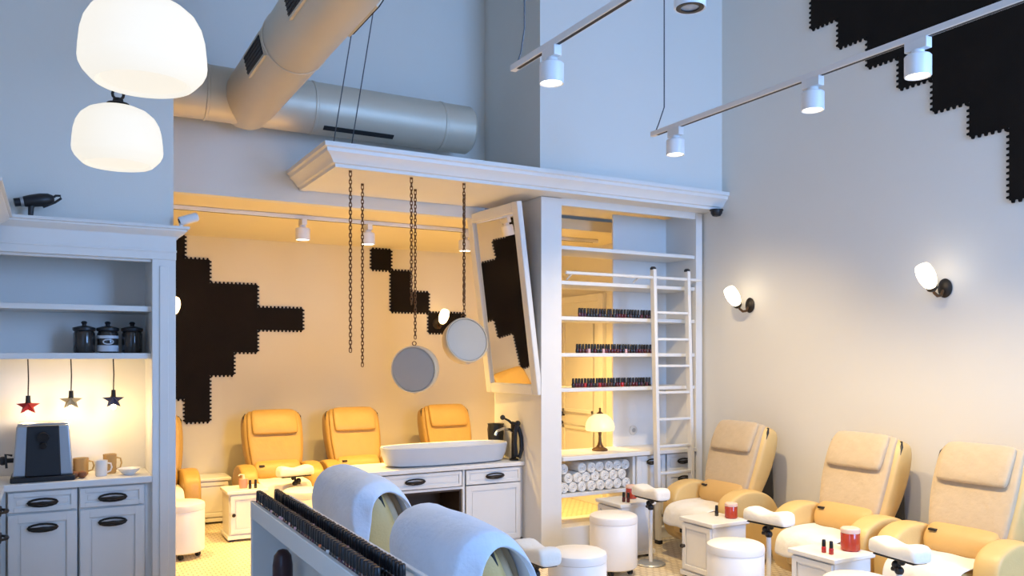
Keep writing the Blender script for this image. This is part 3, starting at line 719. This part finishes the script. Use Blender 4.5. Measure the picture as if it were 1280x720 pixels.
# ------------------------------------------------------------------ things on the tables
def votive(loc, label, s=1.0):
    t = thing('candle_jar', label, 'candle', loc)
    MB().lathe([(0,0),(.040*s,0),(.046*s,.006*s),(.046*s,.085*s),(.043*s,.09*s),(0,.09*s)], n=24).build('jar', 'redglass', t)
    MB().lathe([(0,.088*s),(.045*s,.088*s),(.047*s,.095*s),(.046*s,.108*s),(.04*s,.113*s),(0,.113*s)], n=24).build('lid', 'pink', t)
    return t
votive((4.27,5.61,.45), 'dark red candle jar on the side table next to the shelf unit')
votive((4.40,4.57,.45), 'red candle jar on the side table by the first right-hand recliner')
votive((4.31,3.45,.45), 'large red candle jar on the side table beside two red polish bottles', 1.25)
bottle('bright red', (4.12,3.49,.45), 'left one of two red nail polish bottles on the side table before the wall')
bottle('bright red', (4.12,3.435,.45), 'right one of two red nail polish bottles on the side table before the wall')
bottle('black', (4.36,4.68,.45), 'single dark polish bottle on the side table by the first right-hand recliner')
bottle('dark red', (4.11,5.50,.45), 'left dark polish bottle of the pair on the side table next to the shelf unit')
bottle('dark red', (4.13,5.465,.45), 'right dark polish bottle of the pair on the side table next to the shelf unit')
t = thing('coral_pot', 'small coral pot with a pale pump on the rear room side table', 'pot', (1.52,7.75,.45))
MB().lathe([(0,0),(.035,0),(.042,.05),(.04,.085),(0,.085)], n=20).build('pot', 'pinkpot', t)
mb = MB(); mb.cyl((0,0,.085),(0,0,.125),.015,.008); mb.tube([(0,0,.12),(-.03,0,.125),(-.045,0,.115)],.006); mb.build('pump', 'pink', t)
bottle('black', (1.565,7.685,.45), 'left dark polish bottle before the coral pot in the rear room')
bottle('black', (1.615,7.695,.45), 'right dark polish bottle beside the coral pot in the rear room')

# ------------------------------------------------------------------ bottle display in the foreground
DX0, DX1, DY0, DY1, DZ = .778, .957, 1.4, 3.81, 1.0
ds = thing('bottle_display', 'long white open-sided display stand holding rows of nail polish in front', 'display stand', (0,0,0))
mb = bx(DX0,DX0+.018,DY0,DY1,DZ-.075,DZ); mb.box(DX1-.018,DX1,DY0,DY1,DZ-.075,DZ+.012); mb.box(DX0,DX1,DY1-.02,DY1,DZ-.075,DZ); mb.build('rim', 'cab', ds, bevel=.003)
bx(DX0+.018,DX1-.018,DY0,DY1-.02,DZ-.05,DZ-.03).build('deck', 'cab', ds)
bx(DX1-.052,DX1-.018,DY0,DY1-.02,DZ-.03,DZ+.002).build('riser', 'cab', ds)
bx(DX0,DX1,DY1-.035,DY1,0,DZ-.075).build('end_panel', 'cab', ds, bevel=.003)
bx(DX1-.018,DX1,DY0,DY1-.035,0,DZ-.075).build('back_panel', 'cab', ds)
bx(DX0,DX1,DY0,DY0+.03,0,DZ-.075).build('end_panel', 'cab', ds, bevel=.003)
for y in (2.62,): bx(DX0+.004,DX1-.018,y-.012,y+.012,.1,DZ-.075).build('divider', 'cab', ds)
for z in (.10,.56): bx(DX0+.004,DX1-.018,DY0+.03,DY1-.035,z-.02,z).build('shelf', 'cab', ds)
t = thing('brown_bottle', 'tall dark brown bottle with rounded shoulders inside the display stand', 'bottle', (.86,3.56,.56))
MB().lathe([(0,0),(.040,0),(.042,.01),(.042,.20),(.036,.24),(.02,.262),(0,.268)], n=24).build('body', 'bottledark', t)
rows = (('nearest the open rim',.808,DZ-.030),('along the back rim',.884,DZ-.030))
for ri,(nm, x, z) in enumerate(rows):
    for k in range(52):
        y = DY1-.036-k*.0300
        c = random.choice(('black','dark red','plum','brown','black'))
        if ri == 0:
            if k in (9,14,15,19,22): c = 'pale pink'
            if k in (33,): c = 'orange'
            if k in (36,): c = 'white'
        if ri == 1 and k in (18,24,30): c = 'grey green'
        if ri == 1 and k in (12,21,35): c = 'pale pink'
        loc = (x+random.uniform(-.002,.002), y, z)
        if c == 'orange': bottle(c, loc, 'single orange nail polish bottle in the display row nearest the open rim')
        elif c == 'white': bottle(c, loc, 'single white nail polish bottle in the display row nearest the open rim')
        elif c in ('pale pink','grey green'): bottle(c, loc, f'{c} polish bottle in the display row {nm}', f'{c} bottles {nm} of the display')
        else: bottle(c, loc, f'dark black-capped polish bottle in the display row {nm}', f'dark bottles {nm} of the display')

# ------------------------------------------------------------------ kitchenette (left)
YK = 5.50
def base_cab(x0, x1, label):
    t = thing('base_cabinet', label, 'cabinet', ((x0+x1)/2, YK, 0)); w = (x1-x0)/2-.003
    mb = bx(-w,w,.012,.40,.10,.88); mb.box(-w,w,.05,.40,0,.10); mb.build('carcass', 'cab', t)
    d = panel_front(MB(),-w+.006,w-.006,.755,.868,0,fr=.028).build('drawer', 'cab', t, bevel=.003); cup_handle(.0,-.01,.805,.15,d)
    d = panel_front(MB(),-w+.006,w-.006,.115,.742,0,fr=.05).build('door', 'cab', t, bevel=.003); cup_handle(.0,-.01,.66,.15,d)
    return t
base_cab(-.228,.135,'white base cabinet under the coffee machine'); base_cab(.135,.50,'white base cabinet under the mugs and bowl, beside the column')
t = thing('corner_base_cabinet', 'white base cabinet on the side wall, only its handles showing at the photo edge', 'cabinet', (-.262,5.5,0))
mb = bx(-.40,-.012,-1.2,-.02,.10,.88); mb.box(-.40,-.05,-1.2,-.02,0,.10); mb.build('carcass', 'cab', t)
def side_front(y0,y1,z0,z1,nm,hz):
    mb = MB(); mb.X = Matrix.Rotation(PI/2,4,'Z'); panel_front(mb, y0,y1,z0,z1,.0,fr=.03); o = mb.build(nm,'cab',t,bevel=.003)
    mb = MB(); mb.X = Matrix.Rotation(PI/2,4,'Z'); k = 14; y = (y0+y1)/2; w = .15
    mb.tube([(y+w/2*math.cos(2*PI*i/k), -.016, hz+.022*math.sin(2*PI*i/k)) for i in range(k)], .006, 6, closed=True)
    mb.tube([(y-w/2,-.014,hz),(y-w*.2,-.044,hz),(y,-.047,hz),(y+w*.2,-.044,hz),(y+w/2,-.014,hz)], [.006,.009,.012,.009,.006], 8); mb.build('handle','iron',o)
side_front(-.40,-.04,.755,.868,'drawer',.805); side_front(-.40,-.04,.115,.742,'door',.66)
mb = bx(XL,.533,5.465,5.90,.88,.92); mb.box(XL,-.235,4.3,5.465,.88,.92)
tag(mb.build('worktop', 'cab', bevel=.006), 'white worktop carrying the coffee machine, mugs and bowl', 'worktop')
hu = thing('open_hutch', 'white built-in hutch with two open shelves and a cornice', 'hutch', (0,0,0))
bx(.533,.668,5.47,5.92,0,2.39).build('column', 'cab', hu, bevel=.004)
bx(.575,.625,5.462,5.47,.12,2.20).build('column_bead', 'cab', hu, bevel=.003)
mb = bx(XL,.533,5.49,5.53,2.225,2.37); mb.box(XL,.6695,5.462,5.49,2.24,2.385); mb.box(XL,.672,5.456,5.47,2.285,2.30); mb.build('frieze', 'cab', hu, bevel=.003)
bx(XL,.533,5.90,5.92,.92,2.37).build('back_panel', 'cab', hu)
mb = bx(.498,.534,5.512,5.9,0,.879); mb.box(-.262,-.229,5.512,5.9,0,.879); mb.build('filler', 'cab', hu)
bx(XL,.533,5.53,5.90,2.34,2.37).build('top_panel', 'cab', hu)
for z0, z1 in ((1.922,1.955),(1.632,1.668)): bx(XL,.533,5.515,5.90,z0,z1).build('shelf', 'cab', hu, bevel=.003)
pr = [(0,2.37),(.015,2.372),(.02,2.385),(.05,2.405),(.062,2.415),(.062,2.425),(.075,2.428),(.075,2.445),(0-.05,2.445),(-.05,2.37)]
mb = MB(); mb.loft([[(XL, 5.48-o, z) for o,z in pr],[(.665+max(o,0), 5.48-o, z) for o,z in pr],[(.665+max(o,0), 5.60, z) for o,z in pr]]); mb.build('cornice', 'cab', hu, angle=25)
mb = MB(); mb.loft([[(-.27+o, 5.40, z) for o,z in pr],[(-.27+o, 4.3, z) for o,z in pr]]); mb.box(XL,-.27,4.3,5.40,2.2,2.445); mb.build('side_cornice', 'cab', hu, angle=25)
# canisters
def canister(x, body, label, band=False):
    t = thing('canister', label, 'canister', (x,5.70,1.668))
    MB().lathe([(0,0),(.055,0),(.06,.008),(.06,.12),(.052,.137),(0,.137)], n=28).build('body', body, t)
    MB().lathe([(0,.134),(.058,.134),(.064,.14),(.064,.155),(.03,.165),(.012,.168),(.012,.178),(.018,.186),(.012,.195),(0,.197)], n=24).build('lid', 'black', t)
    if band:
        for z0,z1 in ((.09,.108),(.01,.048)): MB().lathe([(.0602,z0),(.0615,z0),(.0615,z1),(.0602,z1),(.0602,z0)], n=28).build('label_band', 'band', t)
        mb = MB()
        k = 18; mb.tube([(.0+ .028*math.cos(2*PI*i/k), -.0625+.008*abs(math.cos(2*PI*i/k)), .069+.014*math.sin(2*PI*i/k)) for i in range(k)], .0042, 6, closed=True); mb.build('oval_emblem', 'band', t)
canister(.172, 'glassd', 'dark brown lidded canister, leftmost of three on the hutch shelf')
canister(.302, 'glassd', 'lidded canister with silver bands and oval emblem on the hutch shelf', True)
canister(.440, 'glassd', 'dark glass lidded canister next to the column on the hutch shelf')
# star lamps
def star_lamp(x, m, z, label):
    t = thing('star_lamp', label, 'lamp', (x,5.68,0))
    mb = MB(); pts = []
    for i in range(10):
        a = PI/2 + i*PI/5; r = .066 if i % 2 == 0 else .030
        pts.append((r*math.cos(a), r*math.sin(a)))
    # a shallow five-pointed star shade, open below, tilted slightly forward
    mb.X = Matrix.Translation((0,0,z)) @ Matrix.Rotation(math.radians(48),4,'X')
    A = [mb.v((p[0],p[1],-.012)) for p in pts]; top = mb.v((0,0,.02)); bot = mb.v((0,0,-.03))
    for i in range(10): mb.f([A[i],A[(i+1)%10],top]); mb.f([A[(i+1)%10],A[i],bot])
    mb.build('shade', m, t, smooth=False)
    MB().lathe([(0,z+.055),(.012,z+.055),(.014,z+.01),(0,z+.01)], n=14).build('socket', 'iron', t)
    MB().tube([(0,0,z+.05),(.002,0,z+.15),(-.001,0,1.632)], .0035, 6).build('cord', 'iron', t)
    MB().ball((0,.01,z-.05),.016).build('bulb', 'bulb', t)
    l = bpy.data.lights.new('star_bulb','POINT'); l.energy = 2.3; l.color = (1,.68,.30); l.shadow_soft_size = .03
    lo = bpy.data.objects.new('star_bulb', l); C.objects.link(lo); lo.parent = t; lo.location = (0,0.0,z-.09)
star_lamp(-.124,'red',1.36,'red star pendant lamp hanging over the coffee machine')
star_lamp(.101,'gold',1.385,'pale gold star pendant lamp, in the middle under the hutch shelf')
star_lamp(.333,'navy',1.385,'navy blue star pendant lamp near the column under the hutch shelf')
# coffee machine
cm = thing('coffee_machine', 'grey steel coffee machine with dark front on the kitchenette worktop', 'coffee machine', (-.045,5.66,.92))
def tap_box(mb, w0, w1, y0, y1, z0, z1): return mb.loft([[(-w0,y0,z0),(w0,y0,z0),(w0,y1,z0),(-w0,y1,z0)],[(-w1,y0+.015,z1),(w1,y0+.015,z1),(w1,y1,z1),(-w1,y1,z1)]])
tap_box(MB(),.155,.135,-.12,.14,.03,.325).build('housing', 'steel', cm, bevel=.01, seg=3)
tap_box(MB(),.092,.082,-.128,-.09,.03,.322).build('front_panel', 'navyblack' if 'navyblack' in M else 'black', cm, bevel=.006)
bx(-.165,.165,-.15,.14,0,.03).build('drip_tray', 'black', cm, bevel=.006)
bx(-.13,.13,-.08,.13,.325,.335).build('cup_tray', 'steel', cm, bevel=.003)
mb = MB(); mb.cyl((-.15,-.02,.12),(-.20,-.02,.12),.014); mb.ball((-.205,-.02,.12),.026); mb.tube([(-.16,-.03,.15),(-.19,-.05,.16),(-.185,-.06,.08)],.007); mb.build('steam_wand', 'black', cm)
MB().cyl((0,-.13,.26),(0,-.145,.255),.03).cyl((0,-.12,.215),(0,-.145,.205),.018).build('spout', 'black', cm)
def mug(loc, m, label, r=.036, h=.085, rz=0):
    t = thing('mug', label, 'mug', loc, rz)
    MB().lathe([(0,0),(r*.8,0),(r*.92,.006),(r,h),(r-.004,h),(r*.86,.01),(0,.008)], n=24).build('cup', m, t)
    MB().tube([(r*.95,0,h*.8),(r+.02,0,h*.75),(r+.026,0,h*.5),(r+.018,0,h*.27),(r*.9,0,h*.2)],.005,8).build('handle', m, t)
mug((.155,5.72,.92), 'amber', 'amber glass mug to the right of the coffee machine', .045,.105)
mug((.262,5.62,.92), 'china', 'white china mug in front of the amber cup', .036,.095, .3)
mug((.315,5.72,.92), 'amber', 'amber glass cup behind the white mug', .04,.12)
for k,(x,y,lb) in enumerate(((.118,5.575,'left brown pastry lying by the coffee machine'),(.158,5.57,'right brown pastry lying by the white mug'))):
    mb = MB(); mb.ball((0,0,.022),.026,12,.85); tag(mb.build('pastry','brown',loc=(x,y,.92)), lb, 'pastry')
bw = MB().lathe([(0,0),(.03,0),(.035,.006),(.055,.025),(.068,.04),(.064,.04),(.05,.026),(.03,.010),(0,.010)], n=32)
tag(bw.build('bowl','china',loc=(.415,5.60,.92)), 'small white bowl on the worktop close to the column', 'bowl')
# hair dryer on the cornice
hd = thing('hair_dryer', 'black hair dryer standing on the hutch cornice', 'hair dryer', (-.085,5.47,2.445)); hd.rotation_euler = (0,0,.1)
mb = MB().lathe([(0,-.115),(.024,-.115),(.024,-.07),(.03,-.065),(.035,-.03),(.038,.02),(.034,.06),(.02,.085),(0,.09)], (.01,0,.098), 20, Matrix.Rotation(math.radians(78),4,'Y')); mb.build('barrel','black',hd)
MB().lathe([(.0245,-.085),(.028,-.085),(.029,-.07),(.0245,-.07)], (.01,0,.098), 20, Matrix.Rotation(math.radians(78),4,'Y')).build('nozzle_ring','steel',hd)
MB().tube([(-.022,0,.0),(-.02,0,.05),(-.012,0,.085)],[.013,.015,.019],12).build('grip','black',hd)
MB().tube([(.085,0,.118),(.105,0,.135),(.128,0,.137),(.132,0,.122),(.10,0,.095),(.04,0,.062)],.007,8).build('hanging_loop','black',hd)
sc_ = thing('security_camera', 'small white security camera at the end of the hutch cornice', 'camera', (.70,5.49,2.445))
MB().cyl((0,0,0),(0,0,.03),.012).build('foot','vinyl',sc_)
mb = MB().lathe([(0,-.03),(.026,-.03),(.028,-.02),(.028,.075),(.02,.085),(0,.085)], (.02,0,.05), 20, Matrix.Rotation(math.radians(70),4,'Y')); mb.build('housing','vinyl',sc_)
MB().lathe([(0,-.034),(.018,-.034),(.018,-.029),(0,-.029)], (.02,0,.05), 16, Matrix.Rotation(math.radians(70),4,'Y')).build('lens','black',sc_)

# ------------------------------------------------------------------ lights
def area(name, loc, rot, sx, sy, e, col):
    l = bpy.data.lights.new(name,'AREA'); l.shape = 'RECTANGLE'; l.size = sx; l.size_y = sy; l.energy = e; l.color = col
    o = bpy.data.objects.new(name, l); C.objects.link(o); o.location = loc; o.rotation_euler = rot; return o
area('window_daylight', (4.25,YF+.05,2.9), (math.radians(90+3),0,0), 1.7, 3.1, 310, (.27,.51,1.02))
def spot(head, e, col, size=95, blend=.6, aim=(0,0,-1)):
    l = bpy.data.lights.new('spot_beam','SPOT'); l.energy = e; l.color = col; l.spot_size = math.radians(size); l.spot_blend = blend; l.shadow_soft_size = .05
    o = bpy.data.objects.new('spot_beam', l); C.objects.link(o); o.parent = head; o.location = (0,0,-.015)
    o.rotation_euler = Vector(aim).to_track_quat('-Z','Y').to_euler()
WW = (1,.74,.38)
spot(heads[0], 175, WW, 125, .9, (.25,.30,-1))
for h in heads[1:3]: spot(h, 165, WW, 100, 1.0, (.28,.05,-1))
spot(heads[3], 60, WW, 100, .7)
for h in heads[5:]: spot(h, 265, (1,.64,.20), 115, 1.0, (0,.0,-1))

area('side_fill_light', (XL+.03,.2,2.2), (0,math.radians(-90),0), 2.8, 1.7, 50, (.25,.50,1.08))  # added fill for left-facing sides, set at the added window
# ------------------------------------------------------------------ camera, world, colour
cam = bpy.data.cameras.new('camera'); co = bpy.data.objects.new('camera', cam); C.objects.link(co); sc.camera = co
cam.sensor_width = 36; cam.lens = 1034/1280*36; cam.shift_y = 85/1280
co.location = (0,0,1.65); co.rotation_euler = (math.radians(90),0,-math.atan(575/1034)); cam.clip_start = .05
w = bpy.data.worlds.new('World'); sc.world = w; w.use_nodes = True
bg = w.node_tree.nodes['Background']; bg.inputs[0].default_value = (.45,.62,1,1); bg.inputs[1].default_value = .25
sc.view_settings.view_transform = 'Standard'; sc.view_settings.look = 'None'; sc.view_settings.exposure = 0.0; sc.view_settings.gamma = 1.0
sc.view_settings.use_curve_mapping = False
